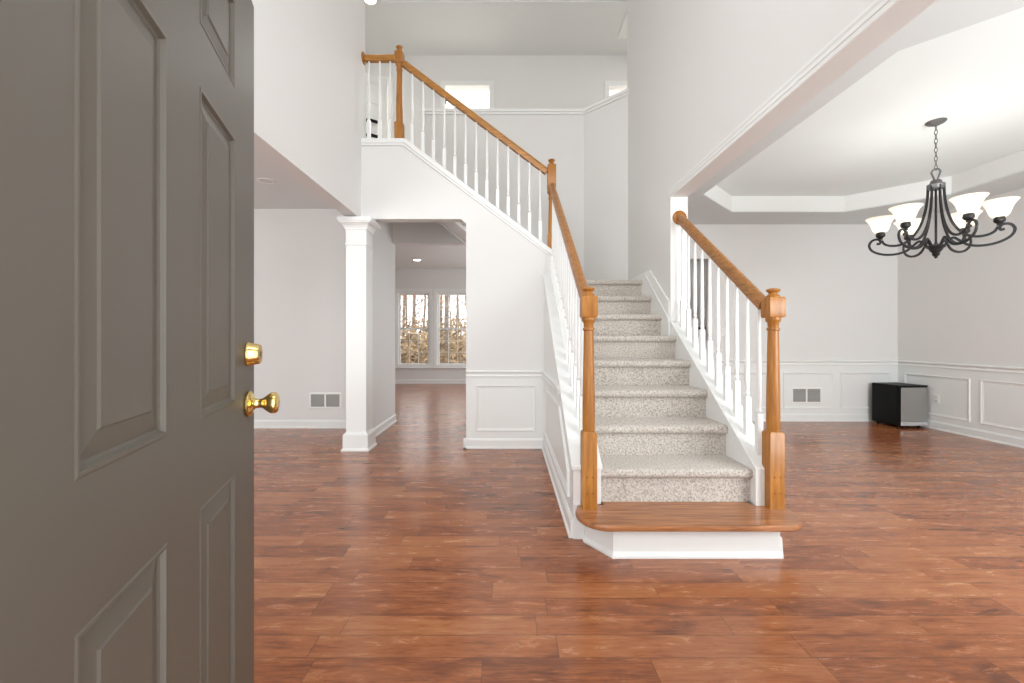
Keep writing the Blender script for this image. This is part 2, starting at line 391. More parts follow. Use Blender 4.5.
# passage and family room
sbox('wall_passage', 'wall_paint', -1.65, -1.56, 4.60, 5.77, 0, 2.80)
sbox('wall_passage_right', 'wall_paint', -.30, -.18, 4.57, 5.77, 0, 2.08)
sbox('ceiling_passage', 'ceiling_paint', -1.65, -1.04, 4.57, 5.90, 2.80, 2.90)
wall_grid('wall_family_front', 'wall_paint', [-4.3, 1.3], [0, 2.92], [(-1.56, -.30, 0, 2.435)], 5.77, .13, 'y')
wall_grid('wall_family_back', 'wall_paint', [-4.3, 1.3], [0, 2.92], [(-2.80, -1.97, .434, 2.314), (-1.81, -.98, .434, 2.314)], 10.76, .14, 'y')
sbox('wall_family_left', 'wall_paint', -4.42, -4.3, 5.77, 10.9, 0, 2.92)
wall_grid('wall_family_right', 'wall_paint', [5.77, 10.9], [0, 2.92], [(6.8, 9.8, .5, 2.3)], 1.3, .12, 'x')
sbox('ceiling_family', 'ceiling_paint', -4.42, 1.42, 5.90, 10.9, 2.90, 2.92)
# dining room with tray ceiling
DY, DX = 5.90, 5.39
wall_grid('wall_dining_back', 'wall_paint', [1.43, 5.51], [0, 2.73], [(1.88, 2.793, 0, 2.245)], DY, .12, 'y')
sbox('wall_dining_right', 'wall_paint', DX, DX+.12, .13, DY, 0, 2.86)
sbox('wall_dining_left', 'wall_paint', 1.43, 1.55, 5.04, DY, 0, 2.73)
sbox('wall_kitchen_back', 'wall_paint', 1.30, 4.4, 8.0, 8.1, 0, 2.73)
sbox('wall_kitchen_right', 'wall_paint', 4.4, 4.5, 6.02, 8.1, 0, 2.73)
sbox('ceiling_kitchen', 'ceiling_paint', 1.30, 4.5, 6.02, 8.1, 2.73, 2.80)
TX0, TX1, TY0, TY1, TC, TZ = 2.135, 4.85, 1.68, 5.32, .655, 2.92
oct_ = [(TX0+TC, TY0), (TX1-TC, TY0), (TX1, TY0+TC), (TX1, TY1-TC), (TX1-TC, TY1), (TX0+TC, TY1), (TX0, TY1-TC), (TX0, TY0+TC)]
def dining_ceiling():
    mb = MB(); b = mb.b; z = 2.72
    rc = [(1.55, .27), (DX, .27), (DX, DY), (1.55, DY)]
    RV = [b.verts.new((*p, z)) for p in rc]; OV = [b.verts.new((*p, z)) for p in oct_]
    for i in range(4):
        a, c = OV[2*i], OV[2*i+1]
        b.faces.new((RV[i], RV[(i+1) % 4], c, a)); b.faces.new((RV[(i+1) % 4], OV[(2*i+2) % 8], c))
    TV = [b.verts.new((*p, z+.012)) for p in rc]
    o2 = [b.verts.new((*p, z+.012)) for p in oct_]
    for i in range(4):
        a, c = o2[2*i], o2[2*i+1]
        b.faces.new((TV[i], TV[(i+1) % 4], c, a)); b.faces.new((TV[(i+1) % 4], o2[(2*i+2) % 8], c))
        b.faces.new((RV[i], TV[i], TV[(i+1) % 4], RV[(i+1) % 4]))
    for i in range(8): b.faces.new((OV[i], o2[i], o2[(i+1) % 8], OV[(i+1) % 8]))
    return struct(mb.build('ceiling_dining', 'soffit_paint'))
dining_ceiling()
def tray_ring():
    big = offset_poly(oct_, -.03)
    mb = MB(); L = [[(*p, 2.733) for p in oct_], [(*p, TZ) for p in oct_], [(*p, TZ) for p in big], [(*p, 2.733) for p in big]]
    mb.rings(L+[L[0]], fill_last=False)
    bmesh.ops.remove_doubles(mb.b, verts=mb.b.verts, dist=1e-5)
    return struct(mb.build('trim_12', 'trim_paint'))
tray_ring()
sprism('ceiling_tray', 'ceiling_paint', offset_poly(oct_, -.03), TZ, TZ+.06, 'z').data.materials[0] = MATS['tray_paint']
# mouldings along the dining header and the post that ends the wall
def run(name, prof, pts, out, m='trim_paint'):
    # profile (out, up) swept along a straight line pts[0]->pts[1]; out = unit 3-D direction away from the wall
    p0, p1, o = Vector(pts[0]), Vector(pts[1]), Vector(out)
    mb = MB(); mb.rings([[p + o*a + Vector((0, 0, b)) for a, b in prof] for p in (p0, p1)], fill_last=True, fill_first=True)
    return struct(mb.build(name, m))
run('trim_13', [(0, 0), (.008, 0), (.008, .022), (.011, .025), (.011, .045), (.014, .058), (.014, .070), (0, .070)], [(XR, .27, 2.365), (XR, 3.72, 2.365)], (-1, 0, 0))
sbox('trim_14', 'trim_paint', XR-.004, 1.554, 3.688, 3.70, curb_top(3.69)+.002, 2.37)
# chair rails, baseboards and wainscot frames
RZ = .775
run('trim_15', RAILP, [(1.55, DY, RZ), (1.88, DY, RZ)], (0, -1, 0))
run('trim_16', RAILP, [(2.793, DY, RZ), (DX, DY, RZ)], (0, -1, 0))
run('trim_17', RAILP, [(DX, .27, RZ), (DX, DY, RZ)], (-1, 0, 0))
run('trim_18', RAILP, [(-.437, 4.45, RZ-.03), (.375, 4.45, RZ-.03)], (0, -1, 0))
run('trim_19', RAILP, [(.375, 3.06, RZ-.03), (.375, 4.45, RZ-.03)], (-1, 0, 0))
run('baseboard_dining_back', BASEP, [(2.793, DY, 0), (DX, DY, 0)], (0, -1, 0))
run('baseboard_dining_right', BASEP, [(DX, .27, 0), (DX, DY, 0)], (-1, 0, 0))
run('baseboard_back', BASEP, [(-.463, 4.45, 0), (.375, 4.45, 0)], (0, -1, 0))
run('baseboard_opening', BASEP, [(-.437, 4.424, 0), (-.437, 4.57, 0)], (-1, 0, 0))
run('baseboard_stair', BASEP, [(.375, 2.45, 0), (.375, 4.45, 0)], (-1, 0, 0))
run('baseboard_living_back', BASEP, [(-5.6, 5.45, 0), (-1.65, 5.45, 0)], (0, -1, 0))
run('baseboard_passage', BASEP, [(-1.56, 4.62, 0), (-1.56, 5.90, 0)], (1, 0, 0))
run('baseboard_family_back', BASEP, [(-4.3, 10.76, 0), (1.3, 10.76, 0)], (0, -1, 0))
sbox('trim_51', 'trim_paint', 2.80, DX, DY-.004, DY, .1, RZ+.03)
sbox('trim_52', 'trim_paint', DX-.004, DX, .27, DY-.004, .1, RZ+.03)
sbox('trim_53', 'trim_paint', -.437, .372, 4.446, 4.45, .1, RZ)
tn = 20
for x0, x1 in ((3.0, 3.69), (3.80, 4.485), (4.595, 5.27)):
    frame('trim_%d' % tn, ccw(x0, x1, .172, .677), lambda p, d: (p[0], DY-d, p[1])); tn += 1
for y0, y1 in ((4.97, 5.79), (4.02, 4.86), (3.07, 3.91), (2.1, 2.95)):
    frame('trim_%d' % tn, ccw(y0, y1, .172, .677), lambda p, d: (DX-d, p[0], p[1])); tn += 1
frame('trim_%d' % tn, ccw(-.335, .29, .18, .66), lambda p, d: (p[0], 4.45-d, p[1])); tn += 1
frame('trim_%d' % tn, [(2.60, .18), (4.32, .18), (4.32, .66), (3.06, .66), (2.60, .34)], lambda p, d: (.375-d, p[0], p[1])); tn += 1

# column at the living room opening
def sq(h, z, cx, cy, hy=None): hy = hy or h; return [(cx-h, cy-hy, z), (cx+h, cy-hy, z), (cx+h, cy+hy, z), (cx-h, cy+hy, z)]
cx, cy = -1.553, 4.465
mb = MB()
prof = [(.142, 0), (.142, .012), (.128, .03), (.128, .16), (.118, .172), (.106, .185), (.103, .19), (.103, 2.095), (.111, 2.101), (.111, 2.119), (.105, 2.125), (.105, 2.255), (.112, 2.260), (.116, 2.275), (.130, 2.300), (.150, 2.318), (.160, 2.323), (.162, 2.333), (.170, 2.338), (.170, 2.375)]
mb.rings([sq(h, z, cx, cy) for h, z in prof], True, True)
struct(mb.build('column', 'trim_paint'))

# ------------------------------------------------------------------ windows of the family room
def window(name, x0, x1):
    z0, z1, zm = .434, 2.314, 1.384; Y = 10.76
    r = struct(bpy.data.objects.new(name, None)); col.objects.link(r)
    def rect(nm, a0, a1, b0, b1, w, y0, y1, m='trim_paint'):
        return MB().rings([[(p[0], y, p[1]) for p in pp] for pp, y in ((ccw(a0, a1, b0, b1), y0), (ccw(a0+w, a1-w, b0+w, b1-w), y0), (ccw(a0+w, a1-w, b0+w, b1-w), y1), (ccw(a0, a1, b0, b1), y1), (ccw(a0, a1, b0, b1), y0))], False).build(nm, m, r)
    rect('window_frame', x0, x1, z0, z1, .03, Y+.005, Y+.135)
    cs = rect('casing', x0-.07, x1+.07, z0-.02, z1+.08, .07, Y-.018, Y)
    MB().box(x0-.09, x1+.09, Y-.05, Y, z0-.05, z0-.02).build('window_sill', 'trim_paint', r, bevel=.006)
    for (b0, b1, yy) in ((zm-.02, z1-.03, Y+.09), (z0+.03, zm+.02, Y+.055)):
        s = rect('sash', x0+.03, x1-.03, b0, b1, .042, yy, yy+.03)
        g0, g1, h0, h1 = x0+.072, x1-.072, b0+.042, b1-.042
        m = MB()
        for i in (1, 2):
            x = g0+(g1-g0)*i/3; m.box(x-.006, x+.006, yy+.007, yy+.023, h0, h1)
        for i in (1, 2):
            z = h0+(h1-h0)*i/3; m.box(g0, g1, yy+.008, yy+.022, z-.006, z+.006)
        m.build('muntin', 'trim_paint', s)
        MB().box(g0, g1, yy+.013, yy+.016, h0, h1).build('pane', 'window_glass', s)
    return r
window('window_1', -2.80, -1.97); window('window_2', -1.81, -.98)

# ------------------------------------------------------------------ front door (open, in the foreground)
dr = struct(bpy.data.objects.new('door_1', None)); col.objects.link(dr)
dr['label'] = 'open dark grey six panel front door with brass knob and deadbolt'; dr['category'] = 'door'
dr.location = (-.6835, 1.148, 0); dr.rotation_euler[2] = math.atan2(-.950, .3115)
def door_leaf(W_, H, panels, T, nm, m, parent, y0=0.0):
    mb = MB(); b = mb.b
    xs = sorted({0, W_} | {p[0] for p in panels} | {p[1] for p in panels}); zs = sorted({.012, H} | {p[2] for p in panels} | {p[3] for p in panels})
    for sgn, yf in ((1, y0), (-1, y0-T)):
        V = {(i, k): b.verts.new((x, yf, z)) for i, x in enumerate(xs) for k, z in enumerate(zs)}
        for i in range(len(xs)-1):
            for k in range(len(zs)-1):
                c = ((xs[i]+xs[i+1])/2, (zs[k]+zs[k+1])/2)
                pn = [p for p in panels if p[0] < c[0] < p[1] and p[2] < c[1] < p[3]]
                q = [V[i, k], V[i+1, k], V[i+1, k+1], V[i, k+1]]
                if not pn: b.faces.new(q); continue
                cur = q; base = ccw(xs[i], xs[i+1], zs[k], zs[k+1])
                for o, dep in ((.003, .0015), (.007, .0015), (.011, -.005), (.015, -.0075), (.044, -.0025), (.047, .0)):
                    nx = [b.verts.new((p.x, yf+sgn*dep, p.y)) for p in offset_poly(base, o)]
                    for j in range(4): b.faces.new((cur[j], cur[(j+1) % 4], nx[(j+1) % 4], nx[j]))
                    cur = nx
                b.faces.new(cur)
        if sgn == 1: F = V
        else: B = V
    nx_, nz_ = len(xs)-1, len(zs)-1
    for i in range(nx_):
        for k in (0, nz_): b.faces.new((F[i, k], F[i+1, k], B[i+1, k], B[i, k]))
    for k in range(nz_):
        for i in (0, nx_): b.faces.new((F[i, k], F[i, k+1], B[i, k+1], B[i, k]))
    return mb.build(nm, m, parent)
st, P_, mu = .173, .217, .132
cols = ((st, st+P_), (st+P_+mu, st+2*P_+mu))
door_leaf(.912, 2.04, [(a, b_, z0, z1) for a, b_ in cols for z0, z1 in ((.215, .838), (1.0, 1.610), (1.725, 1.925))], .044, 'door_leaf', 'door_paint', dr)
def turned(nm, prof, m, parent, loc, seg=24, axis='y'):
    mb = MB(); mb.lathe(prof, seg)
    bmesh.ops.transform(mb.b, matrix=Matrix.Rotation(-PI/2, 4, 'X'), verts=mb.b.verts)   # z -> +y
    return mb.build(nm, m, parent, loc, smooth=35)
kn = turned('door_knob', [(.0, 0), (.030, .0), (.033, .003), (.033, .006), (.026, .012), (.016, .015), (.0125, .02), (.0115, .030), (.013, .036), (.020, .044), (.0265, .053), (.0275, .060), (.0265, .066), (.0225, .070), (.012, .0725), (0, .073)], 'brass', dr, (.068, 0, .983))
kn['label'] = 'brass tulip knob on its round rose'
db = turned('deadbolt', [(0, 0), (.030, 0), (.031, .003), (.0295, .006), (.0285, .010), (.0255, .026), (.0235, .030), (.012, .0305), (0, .0305)], 'brass', dr, (.068, 0, 1.109))
db['label'] = 'brass deadbolt cylinder above the knob'
kh = MB().box(-.0012, .0012, .0305, .0315, -.006, .006).build('keyhole', 'slot_dark', db)
for z in (.25, 1.02, 1.80):
    turned('hinge', [(0, 0), (.008, 0), (.008, .09), (0, .09)], 'brass', dr, (.915, .004, z)).rotation_euler = (PI/2, 0, 0)

# ------------------------------------------------------------------ staircase
sc = thing('staircase', 'carpeted staircase with an oak bullnose bottom tread on a white riser', 'stairs', (.98, 2.2, 0))
def put(o, root):
    o.parent = root; o.matrix_parent_inverse = Matrix.Translation(-Vector(root.location)); return o
sx0, sx1 = .536, 1.414
def rounded_tread():
    # plan of the bullnose tread, rounded at both front corners
    pts = [(.547, 2.50), (.547, 2.452), (.392, 2.452)]
    c = (.50, 2.30); rr = .132
    xl, xr = .372, 1.572; yf = 2.165
    def arc(cx, cy, rx, ry, a0, a1, n=12): return [(cx+rx*math.cos(a0+(a1-a0)*i/n), cy+ry*math.sin(a0+(a1-a0)*i/n)) for i in range(n+1)]
    pts += arc(xl+.15, yf+.17, .15, .17, PI*.82, PI*1.5)
    pts += arc(xr-.15, yf+.17, .15, .17, PI*1.5, PI*2.18)
    pts += [(1.565, 2.452), (1.403, 2.452), (1.403, 2.50)]
    return pts
tp = rounded_tread()
o = put(MB().prism(tp, .163, .195, 'z').build('bottom_tread', 'oak_tread', bevel=.011, bseg=3), sc); o['label'] = 'oak bullnose tread with rounded ends'
rp = [(.438, 2.50), (.438, 2.405), (.552, 2.238), (1.428, 2.238), (1.545, 2.43), (1.545, 2.50)]
put(MB().prism(rp, 0, .163, 'z').build('bottom_riser', 'trim_paint'), sc)
rp2 = [(.425, 2.439), (.425, 2.402), (.545, 2.222), (1.435, 2.222), (1.559, 2.427), (1.559, 2.498)]
put(MB().rings([[(*p, z) for p in q] for q, z in ((rp2, 0), (rp2, .012), (rp, .03))], False).build('shoe_moulding', 'trim_paint'), sc)
for n in range(2, 10):
    nose = N0+RUN*n; yr = nose+.03; yn = yr+RUN if n < 9 else 4.49
    z0, z1 = R_*(n-1), R_*n
    pr = [(yr, z0), (yr, z1-.052), (nose+.016, z1-.052), (nose+.005, z1-.045), (nose, z1-.030), (nose+.002, z1-.014), (nose+.010, z1-.003), (nose+.024, z1), (yn, z1), (yn, z0)]
    if n < 9: pr = pr
    put(MB().prism(pr, sx0, sx1 if n < 7 else 1.391, 'x').build('carpet_step', 'carpet', smooth=50), sc)
put(MB().prism([(.40, 4.575), (.536, 4.575), (.536, 4.49), (1.391, 4.49), (1.391, 5.028), (.969, 5.449), (.40, 5.449)], 1.60, 1.755, 'z').build('landing', 'carpet'), sc)
pts = [(.40, 1.60)]
for k in range(1, 8):
    x = .40-.257*(k-1); z = 1.755+R_*(k-1); pts += [(x, z)] if k > 1 else []
    pts += [(x, z+R_)]
pts += [(-1.142, 3.12), (-1.142, 2.93)]
up = [p for i, p in enumerate(pts) if i == 0 or p != pts[i-1]]
put(MB().prism(up, 4.575, 5.445, 'y').build('upper_flight', 'carpet'), sc)
put(MB().prism([(.40, 1.60), (-1.142, 2.93), (-1.142, 2.80), (-1.05, 2.795), (.40, 1.57)], 4.575, 5.445, 'y').build('soffit', 'wall_paint'), sc)

# ------------------------------------------------------------------ railings
RP = [(-.026, -.032), (.026, -.032), (.027, -.016), (.031, -.006), (.031, .010), (.026, .024), (.015, .033), (0, .036), (-.015, .033), (-.026, .024), (-.031, .010), (-.031, -.006), (-.027, -.016)]
def baluster(root, x, y, zb, zt, slope, axis):
    """square-footed turned baluster; foot and top cut along the slope of the rail"""
    mb = MB(); h = .0165; H = zt-zb; bt = .23
    sgn = (lambda dx, dy: slope*dy) if axis == 'y' else (lambda dx, dy: slope*dx)
    lo = [(dx, dy, sgn(dx, dy)) for dx, dy in ((-h, -h), (h, -h), (h, h), (-h, h))]
    mb.rings([lo, [(a, b_, bt-.008) for a, b_, c in lo], [(a*.75, b_*.75, bt) for a, b_, c in lo]], True, True)
    pr = [(.0105, bt-.001), (.0105, bt+.008), (.0155, bt+.014), (.0155, bt+.022), (.0105, bt+.030), (.011, bt+.042), (.0150, bt+.085), (.0158, bt+.115), (.0145, bt+.18), (.0095, H-.05), (.0092, H)]
    mb.lathe(pr, 10)
    o = mb.build('baluster', 'trim_paint', None, (x, y, zb), smooth=40)
    return put(o, root)
def newel(root, x, y, prof_z, notch=0, m='oak', hw=.045):
    zb, z_base, z_neck, z_blk0, z_blk1, z_top = prof_z
    mb = MB(); h = hw
    mb.rings([sq(h, zb, 0, 0), sq(h, z_base-.012, 0, 0), sq(h*.8, z_base, 0, 0)], True, True)
    if notch:
        s = -notch
        mb.box(min(s*h, s*(h+.016)), max(s*h, s*(h+.016)), -h, h, z_base-.165, z_base-.014)
    L = z_blk0-z_base
    pr = [(.033, z_base-.004), (.035, z_base+.02), (.0355, z_base+.06), (.034, z_base+.35*L), (.028, z_blk0-.085), (.028, z_blk0-.074), (.033, z_blk0-.070), (.033, z_blk0-.060), (.027, z_blk0-.055), (.029, z_blk0-.030), (.038, z_blk0-.018), (.040, z_blk0-.008), (.038, z_blk0+.002)]
    mb.lathe(pr, 20)
    b_ = .0435
    mb.rings([sq(b_*.9, z_blk0, 0, 0), sq(b_, z_blk0+.008, 0, 0), sq(b_, z_blk1-.008, 0, 0), sq(b_*.9, z_blk1, 0, 0)], True, True)
    t = z_top-z_blk1
    mb.lathe([(.034, z_blk1-.003), (.036, z_blk1+t*.1), (.033, z_blk1+t*.2), (.023, z_blk1+t*.34), (.022, z_blk1+t*.46), (.031, z_blk1+t*.62), (.036, z_blk1+t*.75), (.034, z_blk1+t*.86), (.022, z_blk1+t*.96), (0, z_top)], 20)
    o = mb.build('newel_post', m, None, (x, y, 0), smooth=38, bevel=0)
    return put(o, root)
def rosette(root, loc, axis):
    mb = MB(); mb.lathe([(0, 0), (.060, 0), (.062, .006), (.056, .014), (.051, .016), (.047, .012), (.034, .020), (0, .022)], 24)
    R = Matrix.Rotation(PI/2, 4, 'X') if axis == '-y' else Matrix.Rotation(PI/2, 4, 'Y')
    bmesh.ops.transform(mb.b, matrix=R, verts=mb.b.verts)
    return put(mb.build('rosette', 'oak', None, loc, smooth=35), root)
def plugs(nw, root):
    for z in (.285, .375):
        for dx in (-.016, .016):
            mb = MB(); mb.lathe([(0, 0), (.006, 0), (.006, .002), (0, .0025)], 10)
            bmesh.ops.transform(mb.b, matrix=Matrix.Rotation(PI/2, 4, 'X'), verts=mb.b.verts)
            o = mb.build('plug', 'oak_plug', nw, (dx, -.0397, z))
def rail_z(y): return 1.308 + .696*(y-2.415)
NY = 2.414
# right-hand lower railing
rr_ = thing('stair_railing', 'oak and white stair railing ending in a rosette on the dining room post', 'railing', (1.48, NY, .195), group='stair railings')
nw = newel(rr_, 1.500, NY, (.195, .625, 0, 1.265, 1.380, 1.432), hw=.04); plugs(nw, rr_)
put(MB().sweep([(1.482, NY+.05, rail_z(NY+.05)), (1.482, 3.672, rail_z(3.672))], RP).build('handrail', 'oak_rail', smooth=40), rr_)
rosette(rr_, (1.482, 3.688, rail_z(3.68)), '-y')
for i in range(10):
    y = 2.52+.123*i; baluster(rr_, 1.482, y, curb_top(y)+.0005, rail_z(y)-.036, .698, 'y')
# left-hand lower railing
sprism('trim_50', 'trim_paint', [(2.426, .196), (2.4515, .196), (2.4515, curb_top(2.4515)-.031), (2.4395, curb_top(2.44)-.031), (2.4395, curb_top(2.4395)), (2.426, curb_top(2.426))], 1.409, 1.459, 'x')
rl = thing('stair_railing', 'steep oak and white railing between the two stair newels beside the grey wall panels', 'railing', (.46, NY, .195), group='stair railings')
rl['label'] = 'left lower stair railing, oak newel standing at the left end of the oak tread'
rr_['label'] = 'right lower stair railing, its oak handrail ending in a rosette on the dining room post'
nw = newel(rl, .456, NY, (.195, .625, 0, 1.265, 1.385, 1.440), hw=.04); plugs(nw, rl)
put(MB().sweep([(.46, NY+.05, rail_z(NY+.05)), (.46, 4.462, rail_z(4.462))], RP).build('handrail', 'oak_rail', smooth=40), rl)
for i in range(16):
    y = 2.52+.1225*i; baluster(rl, .46, y, curb_top(y)+.0005, rail_z(y)-.036, .698, 'y')
# upper railing along the second flight and the hall
ru = thing('stair_railing', 'upper stair railing with level oak rail at the hall and two oak newels', 'railing', (-.35, 4.51, 2.6), group='stair railings')
UY = 4.51; TNX = -1.147
def urail(x): return 4.085 - .757*(x-TNX)
def ucap(x): return (WT+.05 if x < -1.075 else wa_top(x)+.0615)
newel(ru, TNX, UY, (WT+.05, WT+.25, 0, 4.045, 4.165, 4.235), hw=.043)
newel(ru, .46, UY, (curb_top(4.45)+.19, 2.25, 0, 2.69, 2.975, 3.04), hw=.04)
put(MB().sweep([(TNX+.05, UY, urail(TNX+.05)), (.412, UY, urail(.412))], RP).build('handrail', 'oak_rail_x', smooth=40), ru)
put(MB().sweep([(XL+.022, UY, 4.105), (TNX-.05, UY, 4.105)], RP).build('level_rail', 'oak_rail_x', smooth=40), ru)
rosette(ru, (XL, UY, 4.105), 'x')
for i in range(13):
    x = -1.01+.1125*i; baluster(ru, x, UY, ucap(x)+.0005, urail(x)-.036, -.757, 'x')
for x in (-1.47, -1.355, -1.245): baluster(ru, x, UY, WT+.0505, 4.073, 0, 'x')

# ------------------------------------------------------------------ chandelier
CX, CY = 3.50, 3.49
ch = thing('chandelier', 'black iron six light chandelier with white glass bowls hanging in the dining room', 'chandelier', (CX, CY, 1.80))
def cpart(mb, nm, m, parent=ch, **k):
    o = mb.build(nm, m, None, (CX, CY, 0), **k)
    o.parent = parent; o.matrix_parent_inverse = (Matrix.Translation(ch.location)).inverted(); return o
cpart(MB().lathe([(0, TZ-.036), (.012, TZ-.036), (.03, TZ-.028), (.056, TZ-.016), (.066, TZ-.006), (.066, TZ)], 28), 'canopy', 'pewter', smooth=35)
def link(mb, zc, rot, L=.022, w=.0095, r=.0028):
    ring = []
    for i in range(16):
        a = 2*PI*i/16; x = w*math.cos(a); z = L*math.sin(a)
        ring.append((x*math.cos(rot), x*math.sin(rot), zc+z))
    b = mb.b; R = []
    for i, p in enumerate(ring):
        t = (Vector(ring[(i+1) % 16])-Vector(ring[i-1])).normalized(); nrm = Vector((-math.sin(rot), math.cos(rot), 0)); u = t.cross(nrm)
        R.append([b.verts.new(Vector(p)+nrm*r*math.cos(2*PI*j/6)+u*r*math.sin(2*PI*j/6)) for j in range(6)])
    for i in range(16):
        A, B = R[i], R[(i+1) % 16]
        for j in range(6): b.faces.new((A[j], A[(j+1) % 6], B[(j+1) % 6], B[j]))
mb = MB(); z = TZ-.052; k = 0
while z > 2.54: link(mb, z, (k % 2)*PI/2+.4); z -= .036; k += 1
cpart(mb, 'chain', 'pewter', smooth=60)
# loop: inverted teardrop of two bars above the collar
mb = MB()
for s in (-1, 1):
    mb.tube([(0, 0, 2.535), (s*.017, 0, 2.528), (s*.027, 0, 2.507), (s*.018, 0, 2.475), (s*.009, 0, 2.445), (s*.008, 0, 2.43)], .0065, 8, up=(0, 1, 0))
bmesh.ops.rotate(mb.b, cent=(0, 0, 0), matrix=Matrix.Rotation(-PI/4, 3, 'Z'), verts=mb.b.verts)
cpart(mb, 'loop', 'pewter', smooth=50)
cpart(MB().lathe([(0, 2.44), (.030, 2.44), (.036, 2.43), (.038, 2.415), (.054, 2.408), (.058, 2.400), (.054, 2.390), (.050, 2.384), (.050, 2.366), (0, 2.366)], 24), 'collar', 'pewter', smooth=35)
cpart(MB().lathe([(.008, 2.37), (.008, 1.93), (.014, 1.92), (.03, 1.915), (.058, 1.905), (.062, 1.893), (.045, 1.880), (.040, 1.868), (.028, 1.852), (.022, 1.846), (.026, 1.838), (.020, 1.824), (.010, 1.815), (.012, 1.808), (0, 1.798)], 20), 'centre_post', 'black_iron', smooth=35)
def smoothpath(P, n=8):
    out = []
    P = [Vector(p) for p in P]
    for i in range(len(P)-1):
        p0, p1, p2, p3 = P[max(i-1, 0)], P[i], P[i+1], P[min(i+2, len(P)-1)]
        for j in range(n):
            t = j/n
            out.append(.5*((2*p1)+(-p0+p2)*t+(2*p0-5*p1+4*p2-p3)*t*t+(-p0+3*p1-3*p2+p3)*t**3))
    return out+[P[-1]]
AR = .342
for k in range(6):
    a = -PI/4 + k*PI/3; d = Vector((math.cos(a), math.sin(a), 0)); side = Vector((-d.y, d.x, 0))
    def rp_(L): return [d*r+Vector((0, 0, z)) for r, z in L]
    mb = MB()
    strap = [(-.009, -.0045), (.009, -.0045), (.009, .0045), (-.009, .0045)]
    low = smoothpath(rp_([(.045, 1.895), (.075, 1.935), (.10, 1.955), (.135, 1.925), (.18, 1.885), (.25, 1.868), (.33, 1.878), (.395, 1.915), (.418, 1.965), (.400, 2.005), (.365, 2.015), (.343, 1.995), (.350, 1.973), (.368, 1.978)]))
    mb.sweep(low, strap, up=side)
    a_ = cpart(mb, 'arm', 'black_iron', smooth=50)
    mb = MB()
    mb.sweep(smoothpath(rp_([(.046, 2.40), (.050, 2.30), (.064, 2.19), (.095, 2.075), (.150, 1.985), (.215, 1.945), (.275, 1.945), (.315, 1.965), (.335, 2.000)])), [(p*1.0, q) for p, q in strap], up=side)
    b_ = cpart(mb, 'brace', 'black_iron', smooth=50)
    c0 = d*AR
    cp = cpart(MB().lathe([(0, 2.008), (.016, 2.008), (.014, 2.02), (.020, 2.026), (.030, 2.034), (.034, 2.044), (.032, 2.058), (.028, 2.072), (0, 2.072)], 18, (c0.x, c0.y, 0)), 'cup', 'black_iron', smooth=35)
    sh = MB().lathe([(.028, 2.070), (.044, 2.076), (.055, 2.094), (.062, 2.118), (.071, 2.145), (.085, 2.172), (.104, 2.194), (.101, 2.196), (.081, 2.173), (.067, 2.146), (.058, 2.119), (.051, 2.096), (.042, 2.080), (.028, 2.074)], 28, (c0.x, c0.y, 0), closed=True)
    so = cpart(sh, 'shade', 'shade_glass', smooth=60)
    lp = bpy.data.lights.new('chandelier_bulb', 'POINT'); lp.energy = 1.5; lp.shadow_soft_size = .03; lp.color = (.97, .985, .96)
    lo = bpy.data.objects.new('chandelier_bulb', lp); lo.location = (CX+c0.x, CY+c0.y, 2.15); col.objects.link(lo)

# ------------------------------------------------------------------ small fridge in the dining room corner
fx0, fx1, fy0, fy1, fz = 4.9665, 5.3415, 5.4255, 5.8255, .545
fr = thing('mini_fridge', 'small black cube fridge with a silver door in the dining room corner', 'fridge', ((fx0+fx1)/2, (fy0+fy1)/2, 0))
put(MB().box(fx0, fx1, fy0+.045, fy1, .028, fz).build('body', 'black_plastic', bevel=.008), fr)
dd = put(MB().box(fx0, fx1, fy0+.006, fy0+.043, .033, fz-.018).build('door', 'black_plastic', bevel=.004), fr)
pn = put(MB().box(fx0+.003, fx1-.003, fy0, fy0+.006, .085, fz-.026).build('front_panel', 'steel', bevel=.003), fr); pn['label'] = 'brushed silver front'; pn.parent = dd; pn.matrix_parent_inverse = Matrix()
tb = put(MB().box(fx0, fx1, fy0-.002, fy0+.044, fz-.017, fz).build('top_strip', 'black_plastic', bevel=.004), fr)
L = [(fx0+.002, fy0)] + [(fx0+.002+(fx1-fx0-.004)*i/10, fy0-.018*math.sin(PI*i/10)) for i in range(1, 10)] + [(fx1-.002, fy0), (fx1-.002, fy0+.04), (fx0+.002, fy0+.04)]
hh = MB().prism(L, .035, .084, 'z').build('handle', 'silver', bevel=.004); put(hh, fr); hh['label'] = 'pale silver bowed strip along the door foot'
hh.parent = dd; hh.matrix_parent_inverse = Matrix()
for x in (fx0+.04, fx1-.04):
    for y in (fy0+.08, fy1-.05):
        put(MB().lathe([(0, 0), (.016, 0), (.016, .028), (0, .028)], 12, (x, y, 0)).build('foot', 'black_plastic', smooth=40), fr)

fr.rotation_euler[2] = math.radians(5)
